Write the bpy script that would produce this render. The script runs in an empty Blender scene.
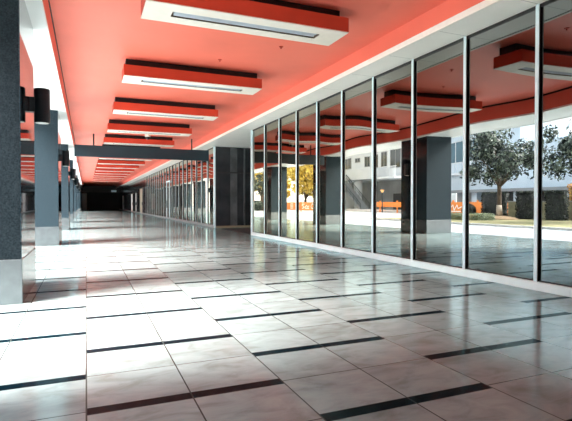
import bpy, bmesh, math, random
from mathutils import Vector, Matrix, noise as mnoise
random.seed(7)
C = bpy.context.scene.collection
PI = math.pi

# ------------------------------------------------------------------ materials
def new_mat(name):
    m = bpy.data.materials.new(name); m.use_nodes = True
    nt = m.node_tree; nt.nodes.clear()
    out = nt.nodes.new('ShaderNodeOutputMaterial')
    return m, nt, out

def N(nt, t, **kw):
    n = nt.nodes.new(t)
    for k, v in kw.items(): setattr(n, k, v)
    return n

def principled(name, col, rough=.5, metal=0., spec=.5, var=.0, scale=8., bump=0., col2=None, detail=4., coat=0., emit=None):
    """procedural colour = noise mix between two tones, optional bump"""
    m, nt, out = new_mat(name); L = nt.links
    b = N(nt, 'ShaderNodeBsdfPrincipled')
    b.inputs['Roughness'].default_value = rough
    b.inputs['Metallic'].default_value = metal
    b.inputs['Specular IOR Level'].default_value = spec
    b.inputs['Coat Weight'].default_value = coat
    geo = N(nt, 'ShaderNodeNewGeometry')
    nz = N(nt, 'ShaderNodeTexNoise'); nz.inputs['Scale'].default_value = scale; nz.inputs['Detail'].default_value = detail
    L.new(geo.outputs['Position'], nz.inputs['Vector'])
    mx = N(nt, 'ShaderNodeMix', data_type='RGBA')
    c2 = col2 if col2 else tuple(max(0, c * (1 - var)) for c in col)
    mx.inputs[6].default_value = (*col, 1); mx.inputs[7].default_value = (*c2, 1)
    rp = N(nt, 'ShaderNodeMapRange'); rp.inputs[1].default_value = .35; rp.inputs[2].default_value = .65
    L.new(nz.outputs['Fac'], rp.inputs[0]); L.new(rp.outputs[0], mx.inputs[0])
    L.new(mx.outputs[2], b.inputs['Base Color'])
    if bump:
        bp = N(nt, 'ShaderNodeBump'); bp.inputs['Strength'].default_value = .6; bp.inputs['Distance'].default_value = bump
        L.new(nz.outputs['Fac'], bp.inputs['Height']); L.new(bp.outputs[0], b.inputs['Normal'])
    if emit:
        b.inputs['Emission Color'].default_value = (*emit[0], 1); b.inputs['Emission Strength'].default_value = emit[1]
    L.new(b.outputs[0], out.inputs[0])
    return m

def math_node(nt, op, a, b=None, c=None):
    n = N(nt, 'ShaderNodeMath', operation=op)
    for i, v in enumerate((a, b, c)):
        if v is None: continue
        if isinstance(v, (int, float)): n.inputs[i].default_value = v
        else: nt.links.new(v, n.inputs[i])
    return n.outputs[0]

TW, PER, SA, X0 = .658, 1.293, 3.166, -.006      # tile width, strip period, first strip, first seam

def floor_material():
    m, nt, out = new_mat('polished stone tiles'); L = nt.links
    geo = N(nt, 'ShaderNodeNewGeometry'); sep = N(nt, 'ShaderNodeSeparateXYZ'); L.new(geo.outputs['Position'], sep.inputs[0])
    M = lambda *a: math_node(nt, *a)
    x = M('SUBTRACT', sep.outputs[0], X0); y = M('SUBTRACT', sep.outputs[1], SA)
    colk = M('FLOOR', M('DIVIDE', x, 2 * TW))
    par = M('FLOORED_MODULO', colk, 2.)
    y2 = M('ADD', y, M('MULTIPLY', par, PER / 2))
    row = M('FLOOR', M('DIVIDE', M('ADD', y2, PER / 2), PER / 2))
    v = M('SUBTRACT', M('FLOORED_MODULO', M('ADD', y2, PER / 2), PER), PER / 2)
    av = M('ABSOLUTE', v)
    strip = M('LESS_THAN', av, .051)
    seam_y = M('GREATER_THAN', av, PER / 2 - .005)
    u = M('FLOORED_MODULO', M('ADD', x, TW / 2), TW)
    seam_x = M('LESS_THAN', M('ABSOLUTE', M('SUBTRACT', u, TW / 2)), .005)
    seam = M('MAXIMUM', seam_y, seam_x)
    seam_e = M('MULTIPLY', M('GREATER_THAN', av, .051), M('LESS_THAN', av, .055))
    seam = M('MAXIMUM', seam, seam_e)
    # stone colour
    tid = N(nt, 'ShaderNodeCombineXYZ')
    L.new(M('FLOOR', M('DIVIDE', x, TW)), tid.inputs[0]); L.new(row, tid.inputs[1])
    wn = N(nt, 'ShaderNodeTexWhiteNoise', noise_dimensions='3D'); L.new(tid.outputs[0], wn.inputs['Vector'])
    add = N(nt, 'ShaderNodeVectorMath', operation='MULTIPLY_ADD'); L.new(wn.outputs['Color'], add.inputs[0])
    add.inputs[1].default_value = (30, 30, 30); L.new(geo.outputs['Position'], add.inputs[2])
    st = N(nt, 'ShaderNodeMapping'); st.inputs['Scale'].default_value = (1.2, 2.4, 1); L.new(add.outputs[0], st.inputs['Vector'])
    nz = N(nt, 'ShaderNodeTexNoise'); nz.inputs['Scale'].default_value = 2.2; nz.inputs['Detail'].default_value = 8; nz.inputs['Roughness'].default_value = .62
    nz.inputs['Distortion'].default_value = .6
    L.new(st.outputs[0], nz.inputs['Vector'])
    rp = N(nt, 'ShaderNodeValToRGB'); cr = rp.color_ramp
    cr.elements[0].position = .33; cr.elements[0].color = (.235, .265, .25, 1)
    cr.elements[1].position = .62; cr.elements[1].color = (.36, .42, .415, 1)
    e = cr.elements.new(.48); e.color = (.31, .365, .36, 1)
    L.new(nz.outputs['Fac'], rp.inputs[0])
    hv = N(nt, 'ShaderNodeHueSaturation'); L.new(rp.outputs[0], hv.inputs['Color'])
    L.new(math_node(nt, 'MULTIPLY_ADD', wn.outputs['Value'], .16, .92), hv.inputs['Value'])
    m1 = N(nt, 'ShaderNodeMix', data_type='RGBA'); L.new(strip, m1.inputs[0]); L.new(hv.outputs[0], m1.inputs[6]); m1.inputs[7].default_value = (.002, .009, .014, 1)
    m2 = N(nt, 'ShaderNodeMix', data_type='RGBA'); L.new(seam, m2.inputs[0]); L.new(m1.outputs[2], m2.inputs[6]); m2.inputs[7].default_value = (.05, .055, .05, 1)
    b = N(nt, 'ShaderNodeBsdfDiffuse'); L.new(m2.outputs[2], b.inputs['Color'])
    n2 = N(nt, 'ShaderNodeTexNoise'); n2.inputs['Scale'].default_value = 3.; n2.inputs['Detail'].default_value = 5; L.new(geo.outputs['Position'], n2.inputs['Vector'])
    g = N(nt, 'ShaderNodeBsdfGlossy'); g.inputs['Color'].default_value = (.60, .82, .87, 1)
    L.new(math_node(nt, 'MULTIPLY_ADD', n2.outputs['Fac'], .12, .07), g.inputs['Roughness'])
    fr = N(nt, 'ShaderNodeFresnel'); fr.inputs['IOR'].default_value = 1.42
    ms = N(nt, 'ShaderNodeMixShader'); L.new(M('MULTIPLY', fr.outputs[0], M('SUBTRACT', 1., M('MULTIPLY', strip, .65))), ms.inputs[0]); L.new(b.outputs[0], ms.inputs[1]); L.new(g.outputs[0], ms.inputs[2])
    L.new(ms.outputs[0], out.inputs[0])
    return m

def granite_material(name, rough, spec, k=1.):
    m, nt, out = new_mat(name); L = nt.links
    geo = N(nt, 'ShaderNodeNewGeometry')
    n1 = N(nt, 'ShaderNodeTexNoise'); n1.inputs['Scale'].default_value = 55; n1.inputs['Detail'].default_value = 3; L.new(geo.outputs['Position'], n1.inputs['Vector'])
    r1 = N(nt, 'ShaderNodeValToRGB'); e = r1.color_ramp.elements
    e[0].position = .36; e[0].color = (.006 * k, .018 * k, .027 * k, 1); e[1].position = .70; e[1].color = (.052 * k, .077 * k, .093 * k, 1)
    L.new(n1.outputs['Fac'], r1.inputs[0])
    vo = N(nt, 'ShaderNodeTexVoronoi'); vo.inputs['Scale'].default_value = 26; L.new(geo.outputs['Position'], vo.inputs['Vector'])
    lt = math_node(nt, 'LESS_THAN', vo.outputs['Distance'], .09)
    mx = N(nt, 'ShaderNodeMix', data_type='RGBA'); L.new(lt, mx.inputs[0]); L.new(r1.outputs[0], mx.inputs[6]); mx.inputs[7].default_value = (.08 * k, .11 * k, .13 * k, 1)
    b = N(nt, 'ShaderNodeBsdfPrincipled'); L.new(mx.outputs[2], b.inputs['Base Color'])
    b.inputs['Roughness'].default_value = rough; b.inputs['Specular IOR Level'].default_value = spec
    L.new(b.outputs[0], out.inputs[0])
    return m

def coated_glass(name, refl=(.33, .305, .265), graz=(.72, .72, .70), wav=.03, top_dim=.62):
    m, nt, out = new_mat(name); L = nt.links
    geo = N(nt, 'ShaderNodeNewGeometry')
    sep = N(nt, 'ShaderNodeSeparateXYZ'); L.new(geo.outputs['Position'], sep.inputs[0])
    nz = N(nt, 'ShaderNodeTexNoise', noise_dimensions='1D'); nz.inputs['Scale'].default_value = .55; nz.inputs['Detail'].default_value = 0.
    L.new(sep.outputs[1], nz.inputs['W'])
    hi = N(nt, 'ShaderNodeMapRange'); hi.inputs[1].default_value = 1.8; hi.inputs[2].default_value = 3.6; L.new(sep.outputs[2], hi.inputs[0])
    tilt = math_node(nt, 'MULTIPLY', math_node(nt, 'MULTIPLY', math_node(nt, 'SUBTRACT', nz.outputs['Fac'], .5), hi.outputs[0]), wav)
    cx = N(nt, 'ShaderNodeCombineXYZ'); L.new(tilt, cx.inputs[2])
    bp = N(nt, 'ShaderNodeVectorMath', operation='ADD'); L.new(geo.outputs['Normal'], bp.inputs[0]); L.new(cx.outputs[0], bp.inputs[1])
    lw = N(nt, 'ShaderNodeLayerWeight'); lw.inputs['Blend'].default_value = .5
    cm = N(nt, 'ShaderNodeValToRGB'); ce = cm.color_ramp.elements
    ce[0].position = .16; ce[0].color = (.35, .37, .375) + (1,)
    ce[1].position = .9; ce[1].color = (.66, .61, .53) + (1,)
    for p, v in ((.33, (.41, .41, .39)), (.62, (.60, .55, .45))):
        q = ce.new(p); q.color = v + (1,)
    L.new(lw.outputs['Facing'], cm.inputs[0])
    g = N(nt, 'ShaderNodeBsdfGlossy'); g.inputs['Roughness'].default_value = .0; zf = N(nt, 'ShaderNodeMapRange', interpolation_type='SMOOTHSTEP'); zf.inputs[1].default_value = 1.9; zf.inputs[2].default_value = 3.3; zf.inputs[3].default_value = 1.; zf.inputs[4].default_value = top_dim
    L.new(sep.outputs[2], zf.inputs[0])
    film = N(nt, 'ShaderNodeVectorMath', operation='SCALE'); L.new(cm.outputs[0], film.inputs[0]); L.new(zf.outputs[0], film.inputs['Scale'])  # reflection painted dimmer towards the pane tops
    L.new(film.outputs[0], g.inputs['Color']); L.new(bp.outputs[0], g.inputs['Normal'])
    t = N(nt, 'ShaderNodeBsdfTransparent'); t.inputs['Color'].default_value = (.35, .37, .37, 1)
    ms = N(nt, 'ShaderNodeMixShader'); ms.inputs[0].default_value = .88
    L.new(t.outputs[0], ms.inputs[1]); L.new(g.outputs[0], ms.inputs[2]); L.new(ms.outputs[0], out.inputs[0])
    return m

def soffit_material(name, col, seam_axis_step=None, seam_off=0.):
    m, nt, out = new_mat(name); L = nt.links
    geo = N(nt, 'ShaderNodeNewGeometry'); sep = N(nt, 'ShaderNodeSeparateXYZ'); L.new(geo.outputs['Position'], sep.inputs[0])
    nz = N(nt, 'ShaderNodeTexNoise'); nz.inputs['Scale'].default_value = 1.5; nz.inputs['Detail'].default_value = 5; L.new(geo.outputs['Position'], nz.inputs['Vector'])
    hv = N(nt, 'ShaderNodeHueSaturation'); hv.inputs['Color'].default_value = (*col, 1)
    L.new(math_node(nt, 'MULTIPLY_ADD', nz.outputs['Fac'], .16, .92), hv.inputs['Value'])
    b = N(nt, 'ShaderNodeBsdfPrincipled'); b.inputs['Roughness'].default_value = .35
    if seam_axis_step:
        f = math_node(nt, 'FLOORED_MODULO', math_node(nt, 'SUBTRACT', sep.outputs[1], seam_off - seam_axis_step / 2), seam_axis_step)
        s = math_node(nt, 'LESS_THAN', math_node(nt, 'ABSOLUTE', math_node(nt, 'SUBTRACT', f, seam_axis_step / 2)), .006)
        mx = N(nt, 'ShaderNodeMix', data_type='RGBA'); L.new(s, mx.inputs[0]); L.new(hv.outputs[0], mx.inputs[6]); mx.inputs[7].default_value = tuple(c * .45 for c in col) + (1,)
        L.new(mx.outputs[2], b.inputs['Base Color'])
    else:
        L.new(hv.outputs[0], b.inputs['Base Color'])
    L.new(b.outputs[0], out.inputs[0])
    return m

def leaf_material(name, a, bcol, c):
    m, nt, out = new_mat(name); L = nt.links
    geo = N(nt, 'ShaderNodeNewGeometry')
    rp = N(nt, 'ShaderNodeValToRGB'); e = rp.color_ramp.elements
    e[0].color = (*a, 1); e[1].color = (*c, 1); k = e.new(.5); k.color = (*bcol, 1)
    L.new(geo.outputs['Random Per Island'], rp.inputs[0])
    d = N(nt, 'ShaderNodeBsdfPrincipled'); L.new(rp.outputs[0], d.inputs['Base Color']); d.inputs['Roughness'].default_value = .55
    t = N(nt, 'ShaderNodeBsdfTranslucent'); L.new(rp.outputs[0], t.inputs['Color'])
    ms = N(nt, 'ShaderNodeMixShader'); ms.inputs[0].default_value = .25
    L.new(d.outputs[0], ms.inputs[1]); L.new(t.outputs[0], ms.inputs[2]); L.new(ms.outputs[0], out.inputs[0])
    return m

M = {}
M['floor'] = floor_material()
M['granite'] = granite_material('flamed dark granite', .55, .12, .72)
M['granite_shaded'] = granite_material('flamed granite with painted shade', .5, .12, .24)  # granite copy with shade put into its colour, nearest shaft only
M['granite_polished'] = granite_material('polished dark granite', .035, .75)
M['glass'] = coated_glass('tinted reflective glass')
M['glass_far'] = coated_glass('tinted reflective glass far run', top_dim=1.)
M['red'] = principled('red painted ceiling', (.92, .205, .14), .45, var=.10, scale=.6, spec=.3)
M['red_lamp'] = principled('red enamel', (.62, .07, .035), .4, var=.1, scale=2, spec=.35)
M['white_soffit'] = soffit_material('white panel soffit', (.95, .94, .88), 1.451, 18.069)
M['white_left'] = soffit_material('white painted soffit', (.93, .94, .93), 9.03, 6.9)
M['cream'] = principled('cream trim', (.93, .92, .84), .4, var=.05)
M['white_sill'] = principled('white stone sill', (.78, .90, .91), .3, var=.06, scale=3)
M['steel_sill'] = principled('grey stone sill', (.16, .165, .165), .35, var=.2, scale=3)
M['alu'] = principled('satin aluminium', (.72, .88, .92), .3, metal=.0, var=.04)
M['gasket'] = principled('black gasket', (.008, .008, .009), .5)
M['steel'] = principled('brushed steel', (.20, .22, .23), .24, metal=.7, var=.18, scale=5)
M['black_metal'] = principled('black powder coat', (.004, .014, .020), .4, var=.2)
M['sign'] = principled('dark slate panel', (.010, .032, .045), .45, var=.08, scale=2)
M['panel_white'] = principled('white lamp panel', (.86, .80, .70), .5, var=.05)
M['louver'] = principled('grey lamp tube', (.55, .60, .66), .25, var=.15, scale=5)
M['recess'] = principled('lamp recess', (.22, .13, .08), .5, var=.3)
M['lens'] = principled('frosted lens', (.85, .87, .85), .4)
M['dark_wall'] = principled('dark wall', (.012, .018, .024), .35, var=.3, scale=1.2)
M['dark_end'] = principled('end wall', (.002, .012, .019), .55, var=.3, scale=.8)
M['interior'] = principled('dark interior', (.02, .02, .02), .7, var=.3)
M['stone_dark'] = principled('dark polished panel', (.045, .049, .054), .12, var=.4, scale=1.5)
M['stone_grey'] = principled('grey polished panel', (.13, .138, .145), .2, var=.4, scale=2)
M['mat'] = principled('entrance mat fibre', (.02, .02, .021), .9, var=.4, scale=60, bump=.003)
M['tan'] = principled('tan door', (.30, .25, .17), .4, var=.2)
M['door_white'] = principled('pale door', (.75, .77, .76), .4, var=.05)
M['plaza'] = principled('pale plaza paving', (.36, .40, .42), .3, col2=(.46, .48, .49), scale=.5)
M['lawn'] = principled('lawn', (.16, .17, .06), .9, col2=(.30, .24, .12), scale=1.4, bump=.03)
M['kerb'] = principled('kerb stone', (.55, .54, .50), .6, var=.2, scale=4)
M['soil'] = principled('soil mound', (.30, .20, .11), .9, var=.4, scale=6, bump=.02)
M['bark'] = principled('bark', (.11, .075, .05), .85, var=.45, scale=9, bump=.02)
M['bark_wash'] = principled('whitewashed bark', (.5, .42, .34), .85, var=.2, scale=9)
M['leaf'] = leaf_material('dark green leaf', (.006, .012, .012), (.026, .04, .032), (.24, .29, .22))
M['leaf_hedge'] = leaf_material('hedge leaf', (.004, .008, .008), (.012, .02, .017), (.10, .13, .09))
M['leaf_pale'] = leaf_material('pale shrub leaf', (.10, .13, .08), (.22, .27, .16), (.4, .45, .3))
M['leaf_yellow'] = leaf_material('autumn leaf', (.35, .26, .05), (.62, .46, .08), (.85, .72, .22))
M['leaf_flower'] = leaf_material('blossom', (.6, .28, .05), (.75, .5, .12), (.75, .42, .3))
M['bwhite'] = principled('white render', (.60, .63, .65), .7, var=.08, scale=.6)
M['bblue'] = principled('pale blue cladding', (.52, .62, .70), .5, var=.07, scale=.5)
M['bgrey'] = principled('grey render', (.26, .275, .28), .8, var=.2, scale=.5)
M['bdark'] = principled('shaded opening', (.02, .023, .025), .5, var=.3)
M['bglass'] = principled('dark window glass', (.05, .065, .075), .08, var=.4, scale=.4)
M['bglass_blue'] = principled('blue window glass', (.05, .13, .18), .08, var=.4, scale=.4)
M['orange'] = principled('orange hoarding', (.80, .22, .025), .5, var=.12, scale=1)
M['marking'] = principled('white marking', (.85, .82, .75), .6)
M['wall_low'] = principled('mossy wall', (.6, .54, .34), .8, var=.4, scale=1.5)
M['amber'] = principled('amber lamp glass', (.9, .45, .15), .3, emit=((1, .5, .2), .6))
M['sign_pale'] = principled('pale lit sign', (.5, .65, .7), .4, emit=((.6, .85, .9), .1))

# ------------------------------------------------------------------ mesh helpers
def add_box(bm, x0, x1, y0, y1, z0, z1, mat=None):
    vs = [bm.verts.new((x, y, z)) for z in (z0, z1) for x, y in ((x0, y0), (x1, y0), (x1, y1), (x0, y1))]
    if mat is not None:
        for v in vs: v.co = mat @ v.co
    for f in ((3, 2, 1, 0), (4, 5, 6, 7), (0, 1, 5, 4), (1, 2, 6, 5), (2, 3, 7, 6), (3, 0, 4, 7)):
        bm.faces.new([vs[i] for i in f])

def box(*a, bevel=0., seg=2):
    bm = bmesh.new(); add_box(bm, *a)
    if bevel: bmesh.ops.bevel(bm, geom=list(bm.edges), offset=bevel, segments=seg, affect='EDGES', profile=.5)
    return bm

def boxes(lst):
    bm = bmesh.new()
    for a in lst: add_box(bm, *a)
    return bm

def add_tube(bm, p0, p1, r0, r1=None, n=10, cap=True):
    p0, p1 = Vector(p0), Vector(p1); r1 = r0 if r1 is None else r1
    d = (p1 - p0).normalized(); u = d.orthogonal().normalized(); w = d.cross(u)
    A = [bm.verts.new(p0 + (u * math.cos(2 * PI * i / n) + w * math.sin(2 * PI * i / n)) * r0) for i in range(n)]
    B = [bm.verts.new(p1 + (u * math.cos(2 * PI * i / n) + w * math.sin(2 * PI * i / n)) * r1) for i in range(n)]
    for i in range(n): bm.faces.new((A[i], A[(i + 1) % n], B[(i + 1) % n], B[i]))
    if cap: bm.faces.new(A[::-1]); bm.faces.new(B)

def add_lathe(bm, prof, c=(0, 0, 0), n=24):
    rings = []
    for r, z in prof:
        rings.append([bm.verts.new((c[0] + r * math.cos(2 * PI * i / n), c[1] + r * math.sin(2 * PI * i / n), c[2] + z)) for i in range(n)])
    for a, b in zip(rings, rings[1:]):
        for i in range(n): bm.faces.new((a[i], a[(i + 1) % n], b[(i + 1) % n], b[i]))
    bm.faces.new(rings[0][::-1]); bm.faces.new(rings[-1])

def obj(name, bm, mat, parent=None, smooth=False):
    bmesh.ops.recalc_face_normals(bm, faces=list(bm.faces))
    me = bpy.data.meshes.new(name); bm.to_mesh(me); bm.free()
    if smooth:
        for p in me.polygons: p.use_smooth = True
    me.materials.append(mat)
    o = bpy.data.objects.new(name, me); C.objects.link(o)
    if parent: o.parent = parent
    return o

def tag(o, label=None, cat=None, group=None, kind=None):
    if label: o['label'] = label
    if cat: o['category'] = cat
    if group: o['group'] = group
    if kind: o['kind'] = kind
    return o

def thing(name, label, cat, loc=(0, 0, 0), rz=0, group=None):
    o = bpy.data.objects.new(name, None); C.objects.link(o)
    o.empty_display_size = .2
    o.location = loc; o.rotation_euler = (0, 0, rz)
    return tag(o, label, cat, group)

def struct(name, bm, mat, parent=None, smooth=False):
    o = obj(name, bm, mat, parent, smooth)
    if not parent: o['kind'] = 'structure'
    return o

def dup(root, loc, label, group=None):
    r = root.copy(); C.objects.link(r); r.location = loc; r['label'] = label
    if group: r['group'] = group
    for ch in list(root.children):
        c = ch.copy(); C.objects.link(c); c.parent = r
        for g in ch.children:
            d = g.copy(); C.objects.link(d); d.parent = c
    return r

ORD = ['nearest', 'second', 'third', 'fourth', 'fifth', 'sixth', 'seventh', 'eighth', 'ninth', 'tenth', 'eleventh', 'twelfth',
       'thirteenth', 'fourteenth', 'fifteenth', 'sixteenth', 'seventeenth', 'eighteenth']

# ------------------------------------------------------------------ levels (metres)
XG = 6.205           # glass plane
YA0, YA1 = 18.07, 24.1   # alcove
YB, YE = -6., 100.   # back, end
ZC = 4.65            # red ceiling
ZS = 4.24            # right soffit
ZL = 4.11            # left soffit
XL, XR = -.547, 5.518
XO = -2.15           # outer edge of the left soffit

# ------------------------------------------------------------------ setting
struct('floor', box(-2.6, 9.6, YB, YE + .4, -.25, 0), M['floor'])
struct('ceiling', boxes([(XL - .05, XR + .05, YB, YE + .2, ZC, ZC + .2)]), M['red'])
struct('trim_1', boxes([(XL - .06, XL, YB, YE, ZL + .05, ZC)]), M['red'])                      # red upstand left
struct('trim_9', boxes([(XL, XL + .012, YB, YE, ZC - .055, ZC)]), M['gasket'])
struct('trim_2', boxes([(XR, XR + .06, YB, YE, ZS + .095, ZC)]), M['red'])                     # red upstand right
struct('trim_3', box(XR - .004, XR + .06, YB, YE, ZS - .012, ZS + .095, bevel=.004), M['cream'])   # cream lip right
struct('soffit_left', boxes([(XO, XL, YB, YE, ZL, ZL + .05)]), M['white_left'])
struct('soffit_right', boxes([(XR, 9.6, YB, YE, ZS, ZS + .1)]), M['white_soffit'])
struct('fascia_outer', boxes([(XO - .12, XO, YB, YE, ZL - .02, ZL + 2.2)]), M['white_left'])
struct('roof', boxes([(XO, 12.2, YB, YE + .4, ZC + .25, ZC + .45)]), M['white_left'])
# end of the corridor
struct('wall_end', boxes([(-2.4, 6.6, YE, YE + .3, 0, ZC)]), M['dark_end'])
struct('trim_4', box(XL - .4, XG, YE - .5, YE, 3.45, ZC - .1), M['dark_wall'])
dr = struct('door_1', box(-.75, .15, YE - .06, YE, .0, 3.2, bevel=.01), M['door_white']); tag(dr, kind='structure')
obj('door_handle', box(.0, .04, YE - .12, YE - .06, 1.0, 1.25, bevel=.01), M['steel'], dr)
# back of the building behind the glass
struct('wall_interior', boxes([(12, 12.2, YB, YA0 - .2, 0, ZS)]), M['interior'])
struct('floor_interior', boxes([(9.6, 12.2, YB, YA0 - .2, -.25, 0)]), M['interior'])
struct('ceiling_interior', boxes([(9.6, 12.2, YB, YA0, ZS, ZS + .1)]), M['interior'])
struct('light_block_back', boxes([(-9, 12.2, YB - .3, YB, 0, 6.5)]), M['dark_wall'])  # added unseen behind the camera to shade the nearest column
# alcove
struct('wall_alcove_near', boxes([(XG + .03, 12.2, YA0 - .25, YA0 - .06, 0, ZS)]), M['stone_dark'])
wa = struct('wall_alcove_back', boxes([(XG - .02, 9.8, YA1, YA1 + .25, 0, ZS)]), M['stone_dark'])
obj('stone_panel', box(7.02, 7.40, YA1 - .012, YA1, .06, ZS - .02, bevel=.003), M['stone_grey'], wa)
obj('stone_panel', box(6.30, 6.98, YA1 - .010, YA1, .06, 2.86, bevel=.003), M['stone_dark'], wa)
obj('stone_panel', box(6.30, 6.98, YA1 - .010, YA1, 2.92, ZS - .02, bevel=.003), M['stone_dark'], wa)
obj('door_stile', box(7.76, 7.84, YA1 - .04, YA1, .0, ZS - .02, bevel=.004), M['stone_grey'], wa)
obj('transom', box(6.28, 9.5, YA1 - .03, YA1, 2.86, 2.93, bevel=.003), M['gasket'], wa)
obj('plinth', box(6.25, 9.5, YA1 - .05, YA1, 0, .10, bevel=.004), M['tan'], wa)
struct('wall_alcove_side', boxes([(9.6, 9.8, YA0 - .06, YA1, 0, ZS)]), M['stone_dark'])
mt = tag(obj('entrance_mat', box(6.24, 9.5, YA0 + .3, YA1 - 1.2, 0.0, .018, bevel=.006), M['mat']),
         'flat black entrance mat on the floor of the recessed doorway', 'mat')
struct('light_block_left', boxes([(XO, XO + .15, YB, 3.5, 0, ZL)]), M['dark_wall'])  # added out of view to keep daylight off the foreground floor
struct('light_block_far', boxes([(XO, XO + .15, 78, YE, 0, ZL)]), M['dark_end'])  # added, hidden behind the columns, to darken the corridor end
# sills
struct('trim_5', box(XG - .076, XG + .05, YB, YA0 + .05, 0, .13, bevel=.008), M['white_sill'])
struct('trim_6', box(XG - .076, XG + .05, YA1 + .05, YE, 0, .13, bevel=.008), M['steel_sill'])
# jambs beside the alcove
struct('trim_7', box(XG - .06, XG + .06, YA0 - .02, YA0 + .10, 0, ZS, bevel=.005), M['alu'])
struct('trim_8', box(XG - .06, XG + .02, YA1 - .02, YA1 + .14, 0, ZS, bevel=.005), M['alu'])

# glass wall: each bay is a window of its own
DY = 1.451
ZT = 4.20
def window(n, y0, y1, gm='glass'):
    """bay between y0 (near) and y1 (far); its mullion stands at the near edge"""
    fr = boxes([(XG - .034, XG + .03, y0 - .022, y0 + .022, .13, ZT + .03),
                (XG - .012, XG + .02, y0, y1, ZT - .012, ZS),
                (XG - .012, XG + .02, y0, y1, .13, .150)])
    w = struct('window_%d' % n, fr, M['gasket'])
    obj('mullion_cap', box(XG - .05, XG - .034, y0 - .030, y0 + .030, .13, ZT + .035, bevel=.003), M['alu'], w)
    obj('glass_pane', boxes([(XG, XG + .012, y0 + .026, y1 - .026, .15, ZT - .012)]), M[gm], w)
n = 1
for i in range(14):
    y1 = YA0 - DY * i
    window(n, y1 - DY, y1); n += 1
y = YA1 + .14
k = 0
far_end = 0
while k < 22:
    window(n, y, y + DY, 'glass_far'); n += 1; k += 1; y += DY
far_end = y
# door in the far glazing: pale posts and a lintel
d2 = struct('door_2', boxes([(XG - .11, XG - .064, 38.0, 38.12, 0.13, 3.1), (XG - .11, XG - .064, 39.5, 39.62, 0.13, 3.1),
                             (XG - .11, XG - .064, 38.12, 39.5, 2.98, 3.1)]), M['alu'])
obj('door_handle', box(XG - .16, XG - .11, 39.3, 39.34, .9, 1.5, bevel=.01), M['steel'], d2)
# far right wall with doors
struct('wall_right', boxes([(XG, XG + .3, far_end, YE, .13, ZS)]), M['stone_dark'])
def far_door(n, y0, y1, mat, h=3.0):
    d = struct('door_%d' % n, boxes([(XG - .05, XG, y0 - .25, y0, .13, h), (XG - .05, XG, y1, y1 + .25, .13, h), (XG - .05, XG, y0 - .25, y1 + .25, h, h + .15)]), M['stone_grey'])
    obj('door_leaf', box(XG - .03, XG, y0, y1, .13, h, bevel=.005), mat, d)
    obj('door_handle', box(XG - .09, XG - .03, y0 + .2, y0 + .26, 1., 1.4, bevel=.01), M['steel'], d)
far_door(3, 58.2, 61.2, M['tan'])
far_door(4, 65.6, 66.6, M['door_white'], 2.6)
far_door(5, 71, 73.5, M['door_white'], 2.6)
far_door(6, 88.5, 91.5, M['door_white'], 2.6)
es = thing('exit_sign', 'small pale lit sign board under the ceiling at the far end', 'sign', (5.0, YE - 2.2, 3.35))
obj('sign_case', box(-.55, .55, -.05, .05, 0, .5, bevel=.02), M['black_metal'], es)
obj('sign_face', box(-.48, .48, -.065, -.05, .06, .44, bevel=.005), M['sign_pale'], es)
obj('hanger_rod', box(-.02, .02, -.02, .02, .5, 1.3), M['black_metal'], es)

# ------------------------------------------------------------------ granite columns
def make_column():
    t = thing('granite_column', '', 'column', (0, 0, 0))
    bm = box(-1.31, -.012, 0, 1.755, .575, ZL, bevel=.004)
    obj('shaft', bm, M['granite'], t)
    obj('polished_side', box(-.012, 0, .004, 1.751, .575, ZL, bevel=.003), M['granite_polished'], t)
    obj('steel_base', box(-1.318, .008, -.008, 1.763, 0, .575, bevel=.008), M['steel'], t)
    return t
CY = [6.917 + 9.03 * k for k in range(10)]
XC = -.768
LB = ['nearest dark speckled granite column filling the left edge of the view',
      'second dark granite column, blue-grey, just right of the nearest one',
      'third granite column from the camera along the open side'] + \
     ['%s granite column from the camera along the open side' % ORD[k] for k in range(3, 10)]
col0 = make_column()
for k, yy in enumerate(CY):
    if k == 0:
        col0.location = (XC, yy, 0); sh = [q for q in col0.children if q.name.startswith('shaft')][0]; sh.material_slots[0].link = 'OBJECT'; sh.material_slots[0].material = M['granite_shaded'];  tag(col0, LB[0], 'column', 'granite columns along the open side')
    else:
        c_ = dup(col0, (XC, yy, 0), LB[k])
        for q in c_.children:
            if q.name.startswith('shaft'): q.material_slots[0].link = 'DATA'

# ------------------------------------------------------------------ wall lamps on the columns
def make_wall_lamp():
    t = thing('wall_lamp', '', 'lamp')
    bm = bmesh.new()
    add_lathe(bm, [(.085, -.25), (.104, -.255), (.110, -.245), (.110, .245), (.104, .256), (.06, .262)], n=32)
    b = obj('lamp_body', bm, M['black_metal'], t, smooth=False)
    bm = bmesh.new(); add_lathe(bm, [(.02, -.262), (.09, -.258), (.09, -.245), (.02, -.245)], n=32)
    obj('lens', bm, M['lens'], t)
    obj('bracket', box(-.165, -.09, -.07, .07, -.10, .12, bevel=.006), M['black_metal'], t)
    return t
wl = make_wall_lamp()
for k, yy in enumerate(CY[:6]):
    lab = ('black cylindrical wall lamp on the nearest granite column' if k == 0 else
           'black cylindrical wall lamp on the %s granite column from the camera' % ORD[k])
    loc = (XC + .165, yy + 1.1, 2.76)
    if k == 0: wl.location = loc; tag(wl, lab, 'lamp', 'black wall lamps on the columns')
    else: dup(wl, loc, lab)

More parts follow.
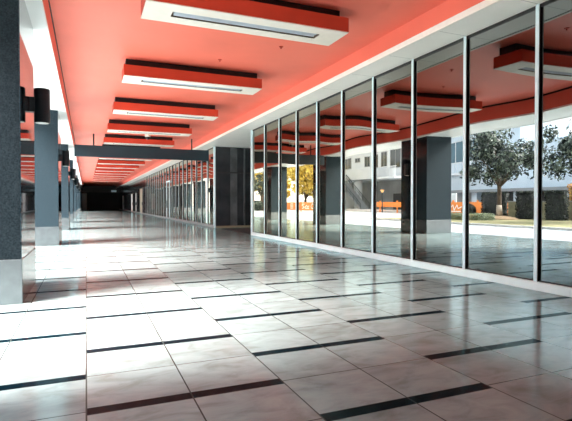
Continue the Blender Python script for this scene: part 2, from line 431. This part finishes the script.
# ------------------------------------------------------------------ ceiling lights
LX0, LX1, LW, LZ0, LZ1 = .813, 4.16, .73, 4.216, 4.455
def make_light():
    t = thing('ceiling_light', '', 'ceiling light')
    a, b = LX0, LX1
    bm = boxes([(a, b, 0, .018, LZ0 + .004, LZ1), (a, b, LW - .018, LW, LZ0 + .004, LZ1), (a, a + .018, .018, LW - .018, LZ0 + .004, LZ1),
                (b - .018, b, .018, LW - .018, LZ0 + .004, LZ1), (a, b, 0, LW, LZ1, LZ1 + .012)])
    obj('housing', bm, M['red_lamp'], t)
    sx0, sx1, sy0, sy1 = a + .42, b - .42, LW * .36, LW * .66
    bm = boxes([(a, b, 0, sy0, LZ0 - .004, LZ0 + .012), (a, b, sy1, LW, LZ0 - .004, LZ0 + .012),
                (a, sx0, sy0, sy1, LZ0 - .004, LZ0 + .012), (sx1, b, sy0, sy1, LZ0 - .004, LZ0 + .012)])
    pn = obj('bottom_panel', bm, M['panel_white'], t)
    bm = boxes([(sx0 - .01, sx1 + .01, sy0 - .01, sy0, LZ0 - .002, LZ0 + .07), (sx0 - .01, sx1 + .01, sy1, sy1 + .01, LZ0 - .002, LZ0 + .07),
                (sx0 - .01, sx0, sy0, sy1, LZ0 - .002, LZ0 + .07), (sx1, sx1 + .01, sy0, sy1, LZ0 - .002, LZ0 + .07),
                (sx0, sx1, sy0, sy1, LZ0 + .06, LZ0 + .07)])
    obj('slot_frame', bm, M['recess'], t)
    ym = (sy0 + sy1) / 2
    for yy in (ym - .045, ym + .045):
        bm = bmesh.new(); add_tube(bm, (sx0 + .04, yy, LZ0 + .03), (sx1 - .04, yy, LZ0 + .03), .030, n=12)
        obj('lamp_tube', bm, M['louver'], t)
    obj('gap_shade_box', box(a + .06, b - .06, .2, LW - .1, LZ1 + .012, ZC, bevel=.004), M['black_metal'], t)  # black block standing in for the shade between housing and ceiling
    return t
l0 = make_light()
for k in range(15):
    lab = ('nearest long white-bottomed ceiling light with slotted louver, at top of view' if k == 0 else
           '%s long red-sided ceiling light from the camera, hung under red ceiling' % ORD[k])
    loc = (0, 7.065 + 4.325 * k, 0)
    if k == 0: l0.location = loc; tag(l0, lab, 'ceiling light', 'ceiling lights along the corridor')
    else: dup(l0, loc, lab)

# ------------------------------------------------------------------ hanging sign board
t = thing('hanging_sign', 'long blank dark slate board hanging across the corridor on two rods', 'sign', (0, 24.75, 0))
obj('board', box(-.50, 6.02, -.06, .06, 3.53, 4.09, bevel=.008), M['sign'], t)
for xx in (.36, 5.12):
    bm = bmesh.new(); add_tube(bm, (xx, 0, 4.08), (xx, 0, ZC), .035, n=12)
    obj('hanger_rod', bm, M['black_metal'], t)

# ------------------------------------------------------------------ ceiling camera domes, sprinklers
def make_cam():
    t = thing('security_camera', '', 'camera')
    bm = bmesh.new(); add_lathe(bm, [(.07, .03), (.07, -.02), (.022, -.03), (.022, -.17)], n=16); obj('stem', bm, M['cream'], t)
    bm = bmesh.new(); add_lathe(bm, [(.05, -.15), (.11, -.17), (.125, -.22), (.125, -.31), (.11, -.33)], n=20); obj('camera_body', bm, M['panel_white'], t)
    bm = bmesh.new(); add_lathe(bm, [(.105, -.33), (.10, -.37), (.08, -.42), (.04, -.45), (.01, -.457)], n=20); obj('dome', bm, M['black_metal'], t, True)
    return t
sc = make_cam(); sc.location = (2.62, 22.4, ZC); tag(sc, 'pale ceiling dome camera hanging before the dark hanging board', 'camera', 'dome cameras under the ceiling')
dup(sc, (2.75, 71.5, ZC), 'pale ceiling dome camera far down the corridor', 'dome cameras under the ceiling')
def make_sprinkler():
    t = thing('sprinkler_head', '', 'sprinkler')
    bm = bmesh.new(); add_lathe(bm, [(.045, .03), (.045, -.01), (.012, -.014), (.012, -.03), (.016, -.034)], n=14); obj('pipe', bm, M['red_lamp'], t)
    bm = bmesh.new(); add_lathe(bm, [(.010, -.034), (.02, -.040), (.02, -.044), (.008, -.046)], n=14); obj('deflector', bm, M['red_lamp'], t)
    return t
sp = make_sprinkler()
for k, yy in enumerate((6.3, 9.4, 10.8, 20.9, 26.4)):
    xx = (3.87, 3.87, 2.9, 4.0, 2.2)[k]
    lab = ['small red sprinkler head on the ceiling before the nearest ceiling light',
           'small red sprinkler head on the ceiling just behind the nearest ceiling light',
           'small red sprinkler head on the ceiling close before the second ceiling light',
           'small red sprinkler head at the right end of the fourth ceiling light',
           'small red sprinkler head on the ceiling just behind the hanging board'][k]
    if k == 0: sp.location = (xx, yy, ZC); tag(sp, lab, 'sprinkler', 'ceiling sprinklers')
    else: dup(sp, (xx, yy, ZC), lab)

# ------------------------------------------------------------------ outdoors (on the open side, mirrored in the glass)
struct('ground', boxes([(-140, -2.6, -60, 220, -.3, -.012)]), M['plaza'])
struct('lawn_bed', box(-22, -8.75, 2, 32, -.02, .07, bevel=.02), M['lawn'])
struct('kerb_strip', boxes([(-8.75, -8.55, 2, 32.2, -.02, .11), (-22, -8.75, 32, 32.2, -.02, .11)]), M['kerb'])
struct('kerb_far', box(-26.5, -26.0, 40, 66, -.02, .35, bevel=.03), M['kerb'])

def leaf_quad(bm, p, nrm, s):
    u = nrm.orthogonal().normalized(); a = random.random() * 2 * PI
    u = Matrix.Rotation(a, 3, nrm) @ u; w = nrm.cross(u)
    bm.faces.new([bm.verts.new(q) for q in (p - u * s, p + w * s * .5, p + u * s, p - w * s * .5)])

def rnd_unit():
    while True:
        v = Vector((random.uniform(-1, 1), random.uniform(-1, 1), random.uniform(-1, 1)))
        if .05 < v.length < 1: return v.normalized()

def tree(name, label, loc, trunk_r, fork_z, top_z, rad, leafmat, nleaf=7000, leaf=.17, seed=1, group=None, wash=False, clumps=42):
    random.seed(seed)
    t = thing(name, label, 'tree', loc, group=group)
    bt = bmesh.new()
    lean = Vector((random.uniform(-.15, .15), random.uniform(-.2, .2), 0))
    pts = [Vector((0, 0, 0)), Vector((0, 0, fork_z * .35)) + lean * .4, Vector((0, 0, fork_z * .7)) + lean * .8, Vector((0, 0, fork_z)) + lean]
    rr = [trunk_r * 1.35, trunk_r * 1.02, trunk_r * .92, trunk_r * .85]
    for i in range(3): add_tube(bt, pts[i], pts[i + 1], rr[i], rr[i + 1], 12, cap=(i == 0))
    tr = obj('trunk', bt, M['bark'], t, True)
    if wash:
        bw = bmesh.new(); add_tube(bw, pts[0] + Vector((0, 0, .05)), pts[1], rr[0] * 1.03, rr[1] * 1.06, 12)
        obj('painted_band', bw, M['bark_wash'], tr, True)
    centre = Vector((0, 0, (fork_z + top_z) / 2 + .1)); hz = (top_z - fork_z) / 2
    cl = []
    for i in range(clumps):
        v = rnd_unit(); q = random.random() ** .45
        p = centre + Vector((v.x * rad * q, v.y * rad * q, v.z * hz * q))
        if v.z < 0: p.z = centre.z + v.z * hz * q * .85
        cl.append((p, random.uniform(.45, .85) * rad * .34))
    bb = bmesh.new(); base = pts[3]
    for p, r in cl[::3]:
        mid = base.lerp(p, .5) + Vector((0, 0, .12 * (p - base).length)) + rnd_unit() * .12
        add_tube(bb, base - Vector((0, 0, .15)), mid, max(.05, trunk_r * .36), max(.03, trunk_r * .2), 6, False)
        add_tube(bb, mid, p, trunk_r * .2, trunk_r * .07, 6, False)
    obj('branches', bb, M['bark'], t, True)
    bl = bmesh.new()
    for i in range(nleaf):
        p, r = random.choice(cl)
        v = rnd_unit(); q = p + v * r * random.random() ** .4
        nn = (v + rnd_unit() * .8 + Vector((0, 0, .5))).normalized()
        leaf_quad(bl, q, nn, leaf * random.uniform(.6, 1.25))
    obj('foliage', bl, leafmat, t)
    return t

def shrub_box(name, label, loc, sx, sy, h, leafmat, nleaf=2200, leaf=.1, seed=3, group=None, round_=False, cat='hedge', inner='bdark'):
    random.seed(seed)
    t = thing(name, label, cat, loc, group=group)
    bm = bmesh.new()
    if round_:
        bmesh.ops.create_icosphere(bm, subdivisions=3, radius=1)
        for v in bm.verts: v.co = Vector((v.co.x * sx * .46, v.co.y * sy * .46, h * .5 + v.co.z * h * .46))
    else:
        add_box(bm, -sx * .46, sx * .46, -sy * .46, sy * .46, 0, h * .96)
        bmesh.ops.subdivide_edges(bm, edges=list(bm.edges), cuts=6, use_grid_fill=True)
        for v in bm.verts: v.co += Vector((1, 1, 1)) * .06 * mnoise.noise(v.co * 2.)
    core = obj('branch_core', bm, M[inner], t, True)
    bl = bmesh.new()
    for i in range(nleaf):
        if round_:
            v = rnd_unit(); q = Vector((v.x * sx * .5, v.y * sy * .5, h * .5 + v.z * h * .5)) * random.uniform(.94, 1.04); nn = v
        else:
            f = random.random(); a, b = random.uniform(-.5, .5), random.random()
            if f < .28: q = Vector((a * sx, random.uniform(-.5, .5) * sy, h)); nn = Vector((0, 0, 1))
            elif f < .64: sgn = random.choice((-1, 1)); q = Vector((sgn * sx * .5, a * sy, b * h)); nn = Vector((sgn, 0, .3))
            else: sgn = random.choice((-1, 1)); q = Vector((a * sx, sgn * sy * .5, b * h)); nn = Vector((0, sgn, .3))
            q += rnd_unit() * .09
        leaf_quad(bl, q, (nn + rnd_unit() * .7).normalized(), leaf * random.uniform(.6, 1.3))
    obj('foliage', bl, leafmat, t)
    return t

bm = bmesh.new(); add_lathe(bm, [(1.5, -.02), (1.2, .12), (.8, .22), (.45, .28), (.1, .3)], (0, 0, 0), 28)
o = obj('soil_mound', bm, M['soil'], None, True); o.location = (-16.4, 26.6, .06)
tag(o, 'low brown soil mound around the foot of the broad tree', 'soil mound')
tree('broad_tree', 'broad dark green tree with whitewashed trunk foot, left one in the glass reflection', (-16.4, 26.6, .35), .17, 2.25, 6.5, 3.3, M['leaf'], 7000, .15, 11, 'trees on the lawn', True)
tree('broad_tree', 'dark green tree cut by the right edge, right one in the glass reflection', (-17.4, 19.9, .06), .2, 1.8, 6.9, 3.2, M['leaf'], 7000, .15, 23, 'trees on the lawn')
for k, (y0, y1, lab) in enumerate(((27.5, 30.2, 'clipped dark hedge block left of and behind the broad tree trunk'),
                                   (25.0, 26.75, 'clipped dark hedge block between the broad tree trunk and the next mullion'),
                                   (22.4, 24.25, 'clipped dark hedge block under the tree at the right edge'))):
    shrub_box('clipped_hedge', lab, (-18.3, (y0 + y1) / 2, .06), .5, y1 - y0 - .5, 2.05, M['leaf_hedge'], 2400, .075, 30 + k, 'hedge blocks on the lawn')
shrub_box('round_bush', 'small rounded dark bush at the left end of the hedge blocks', (-17.0, 30.3, .06), 1.1, 1.1, 1.15, M['leaf_hedge'], 1400, .07, 41, None, True, 'bush')
shrub_box('low_shrub', 'strip of low pale green shrubs at the lawn edge left of the round bush', (-13.5, 28.2, .06), 1.4, 6.4, .42, M['leaf_pale'], 2400, .08, 42, None, False, 'shrub', 'lawn')
shrub_box('flowering_shrub', 'orange and yellow flowering shrub behind the right hedge block', (-21.2, 21.6, .06), 1.2, 5, 2.6, M['leaf_flower'], 2600, .12, 43, None, False, 'shrub', 'soil')
w = thing('low_wall', 'low mossy dark wall standing behind the hedge blocks', 'wall', (-19.7, 25, .05))
obj('wall_body', box(-.15, .15, -5.5, 3.6, 0, 1.32, bevel=.01), M['wall_low'], w)
obj('coping', box(-.2, .2, -5.55, 3.65, 1.32, 1.40, bevel=.015), M['kerb'], w)

# hoardings
def ribbon(bm, pts, wd, x):
    for (y0, z0), (y1, z1) in zip(pts, pts[1:]):
        d = Vector((y1 - y0, z1 - z0)); 
        if d.length < 1e-5: continue
        d.normalize(); nx = Vector((-d.y, d.x)) * wd / 2; e = d * wd * .4
        vs = [(y0 - e.x + nx.x, z0 - e.y + nx.y), (y0 - e.x - nx.x, z0 - e.y - nx.y), (y1 + e.x - nx.x, z1 + e.y - nx.y), (y1 + e.x + nx.x, z1 + e.y + nx.y)]
        bm.faces.new([bm.verts.new((x, a, b)) for a, b in vs])

def hoarding(label, x, y0, y1, z0, z1, strokes, posts, wd):
    t = thing('orange_hoarding', label, 'hoarding', (x, 0, 0), group='orange hoardings across the plaza')
    obj('board', box(-.05, 0, y0, y1, z0, z1, bevel=.01), M['orange'], t)
    for g in strokes:                       # one part per painted character
        bm = bmesh.new()
        for s in g: ribbon(bm, s, wd, .006)
        obj('letter', bm, M['marking'], t)
    for p in posts: obj('post', box(-.14, -.05, p - .12, p + .12, -.02, z1 + .2, bevel=.01), M['orange'], t)
    return t
# strokes measured on the board: u to the reader's right in the mirror = -y, v up
def S(groups, yref, us, z0, vs): return [[[(yref - u * us, z0 + v * vs) for u, v in p] for p in pl] for pl in groups]
glyphs = [[[(.04, .2), (.04, .8), (.13, .8), (.13, .2), (.04, .2)], [(.04, .5), (.13, .5)], [(.085, .8), (.085, .2)]],
          [[(.29, .75), (.33, .5), (.38, .8)], [(.33, .5), (.32, .2)]],
          [[(.57, .75), (.51, .78), (.49, .6), (.55, .5), (.57, .35), (.50, .22)]],
          [[(.60, .35), (.65, .62), (.70, .38), (.74, .55)], [(.60, .25), (.74, .25)]],
          [[(.92, .75), (.84, .78), (.81, .5), (.84, .25), (.92, .25), (.93, .5), (.88, .5)]],
          [[(.96, .7), (.96, .3), (1.0, .5)]]]
hoarding('orange hoarding with white lettering under the yellow autumn trees', -17.6, 57.6, 71.5, .22, 1.42, S(glyphs, 69.3, 9.6, .22, 1.2), (65.2, 58.2, 71), .14)
hoarding('plain low orange hoarding below the white balcony building', -25.6, 46, 58, .75, 1.42, [], (48, 52, 56), .1)
marks = [[[(.0, .45), (.25, .75), (.35, .3), (.6, .75), (.7, .45), (1., .6)]], [[(.1, .2), (.9, .2)]]]
hoarding('orange hoarding with white zigzag marks, seen right of the reflected column', -25.6, 33.5, 43.5, .1, 1.40, S(marks, 42.0, 1.8, .1, 1.3), (35, 38, 41.6), .1)

# autumn trees
for k, (xx, yy, lab, top, s) in enumerate(((-22.5, 69.5, 'yellow autumn tree right of the lettering on the orange hoarding', 10.5, 51),
                                   (-25.5, 80, 'yellow autumn tree standing in the middle behind the lettered hoarding', 11.5, 52),
                                   (-24, 90, 'yellow autumn tree at the left behind the lettered hoarding', 11, 53),
                                   (-25.5, 103, 'farthest yellow autumn tree near the left end of the glass wall', 12, 54))):
    tree('autumn_tree', lab, (xx, yy, 0), .3, 1.9, top, 4.6, M['leaf_yellow'], 3600, .34, s, 'autumn trees beyond the plaza', clumps=34)
tree('evergreen_tree', 'dark green tree seen in the first pane left of the yellow trees', (-16, 78, 0), .25, 2.6, 6.6, 2.7, M['leaf'], 2600, .2, 61)
shrub_box('round_bush', 'green bush under the dark tree in the first glass pane', (-14.5, 76, 0), 2, 3.4, 1.7, M['leaf'], 1500, .13, 62, None, True, 'bush')

# white building with balcony
b = thing('white_building', 'white building with long balcony and dark upper windows', 'building', (-33.6, 0, 0))
obj('wall', boxes([(-10, 0, 60.5, 84, 5.2, 12.5)]), M['bwhite'], b)
obj('ground_floor', boxes([(-10, -2.5, 60.5, 84, 0, 5.2)]), M['bgrey'], b)
obj('roof_slab', box(-10.3, .5, 60.3, 84.3, 12.5, 12.9, bevel=.03), M['bwhite'], b)
for (y0, y1, z0, z1) in ((73.9, 75.6, 8.5, 9.3), (70.7, 72.4, 7.6, 9.4), (68.2, 69.2, 7.3, 9.6), (65.6, 67.3, 7.2, 9.9), (61.9, 64.7, 7.0, 10.1), (77, 79.5, 7.6, 9.6)):
    f = obj('window', boxes([(-.02, .06, y0, y0 + .1, z0, z1), (-.02, .06, y1 - .1, y1, z0, z1), (-.02, .06, y0, y1, z0, z0 + .1), (-.02, .06, y0, y1, z1 - .1, z1), (-.02, .05, (y0 + y1) / 2 - .05, (y0 + y1) / 2 + .05, z0, z1)]), M['bgrey'], b)
    obj('pane', boxes([(.0, .03, y0 + .1, y1 - .1, z0 + .1, z1 - .1)]), M['bglass'], f)
bal = obj('balcony', box(0, 2.4, 65.2, 84, 5.3, 7.1, bevel=.03), M['bwhite'], b)
bm = bmesh.new()
for i in range(14): add_box(bm, 1.9, 1.96, 60.6 + i * .34, 60.68 + i * .34, 5.5, 7.1)
add_box(bm, 1.85, 2.0, 60.5, 65.2, 7.05, 7.15); add_box(bm, 0, 2.2, 60.5, 65.2, 5.2, 5.5)
obj('railing', bm, M['bwhite'], b)
bm = bmesh.new(); add_tube(bm, (1.2, 72.6, 0), (1.2, 72.6, 5.3), .75, n=20); obj('round_column', bm, M['bwhite'], b, True)
obj('dark_opening', boxes([(-2.5, -2.4, 61, 67.2, .2, 2.9)]), M['bdark'], b)
# outside stair
st = thing('outdoor_stair', 'dark-railed outdoor stair beside the white round column', 'stair', (-31.0, 0, 0))
bm = bmesh.new()
for i in range(22): add_box(bm, 0, 1.8, 66.6 + i * .36, 67.0 + i * .36, max(0, i * .24 - .35), .24 + i * .24)
obj('steps', bm, M['bgrey'], st)
for xx in (0.02, 1.78):
    bm = bmesh.new()
    add_tube(bm, (xx, 66.8, 1.2), (xx, 74.5, 6.35), .06, n=8)
    add_tube(bm, (xx, 66.8, .75), (xx, 74.5, 5.9), .04, n=8)
    for i in range(8): add_tube(bm, (xx, 66.8 + i * 1.1, .1 + i * .735), (xx, 66.8 + i * 1.1, 1.2 + i * .735), .04, n=8)
    obj('handrail', bm, M['black_metal'], st)
# long pale office building
b = thing('office_building', 'long pale blue building behind the trees on the lawn', 'building', (-33.6, 0, 0))
obj('wall', boxes([(-9, 0, 14, 51.5, 2.95, 8.2), (-9, -.5, 40, 51.5, 8.2, 11)]), M['bblue'], b)
obj('ground_floor', boxes([(-9, -1.8, 14, 51.5, 0, 2.95)]), M['bgrey'], b)
obj('eave', box(-.1, 1.2, 14, 51.5, 2.65, 2.98, bevel=.02), M['bgrey'], b)
f = obj('window', boxes([(-.02, .08, 43.8, 51.2, 6.55, 6.68), (-.02, .08, 43.8, 51.2, 9.3, 9.42)] + [(-.02, .08, 43.8 + i * 1.48, 43.9 + i * 1.48, 6.55, 9.42) for i in range(6)]), M['bwhite'], b)
obj('pane', boxes([(0, .03, 43.8, 51.2, 6.65, 9.35)]), M['bglass_blue'], f)
bm = bmesh.new()
add_box(bm, 0, 1.3, 43.2, 51.5, 4.95, 5.2); add_box(bm, 1.2, 1.3, 43.2, 51.5, 6.4, 6.5)
for i in range(20): add_box(bm, 1.22, 1.28, 43.25 + i * .42, 43.32 + i * .42, 5.2, 6.4)
obj('balcony', bm, M['bwhite'], b)
for yy in (20, 26, 33.5, 40, 46.5): obj('pillar', box(-.8, .0, yy - .45, yy + .45, 0, 2.95, bevel=.02), M['bblue'], b)
for (y0, y1) in ((21, 25), (27.5, 32), (34.8, 38.5), (41, 45.5)):
    obj('dark_opening', boxes([(-1.8, -1.72, y0, y1, .2, 2.6)]), M['bdark'], b)
# street lamp
t = thing('street_lamp', 'slim plaza lamp with amber glass head before the white building', 'lamp', (-25.1, 54.6, 0))
bm = bmesh.new(); add_tube(bm, (0, 0, 0), (0, 0, 2.75), .09, .06, 12); obj('pole', bm, M['black_metal'], t)
bm = bmesh.new(); add_lathe(bm, [(.1, 2.75), (.26, 3.05), (.30, 3.12), (.1, 3.15)], n=16); obj('lamp_head', bm, M['amber'], t)
bm = bmesh.new(); add_lathe(bm, [(.33, 3.12), (.33, 3.16), (.05, 3.28)], n=16); obj('cap', bm, M['black_metal'], t)

# ------------------------------------------------------------------ light
w = bpy.data.worlds.new('World'); bpy.context.scene.world = w; w.use_nodes = True
nt = w.node_tree; nt.nodes.clear()
o = N(nt, 'ShaderNodeOutputWorld'); bg = N(nt, 'ShaderNodeBackground')
tc = N(nt, 'ShaderNodeTexCoord'); sp_ = N(nt, 'ShaderNodeSeparateXYZ'); nt.links.new(tc.outputs['Generated'], sp_.inputs[0])
rp = N(nt, 'ShaderNodeValToRGB'); e = rp.color_ramp.elements
e[0].position = 0.; e[0].color = (1, .985, .955, 1); e[1].position = .75; e[1].color = (.72, .85, 1, 1)
k_ = e.new(.25); k_.color = (.93, .965, 1, 1)
nt.links.new(sp_.outputs[2], rp.inputs[0]); nt.links.new(rp.outputs[0], bg.inputs[0])
bg.inputs[1].default_value = 3.8
nt.links.new(bg.outputs[0], o.inputs[0])

sd = bpy.data.lights.new('Sun', 'SUN'); sd.energy = 29; sd.angle = math.radians(34); sd.color = (1, .97, .93)
so = bpy.data.objects.new('Sun', sd); C.objects.link(so)
so.rotation_euler = Vector((1, .3, -.88)).to_track_quat('-Z', 'Y').to_euler()

# ------------------------------------------------------------------ camera
cd = bpy.data.cameras.new('Camera'); cam = bpy.data.objects.new('Camera', cd); C.objects.link(cam)
cd.sensor_fit = 'HORIZONTAL'; cd.sensor_width = 36; cd.lens = 471.81 / 572 * 36
cd.clip_end = 600
cam.location = (0, 0, 1.3)
cam.rotation_euler = (math.radians(90 - .917), 0, math.radians(-22.966))
bpy.context.scene.camera = cam
sc_ = bpy.context.scene
sc_.view_settings.view_transform = 'Standard'
sc_.view_settings.look = 'None'
sc_.view_settings.exposure = .45
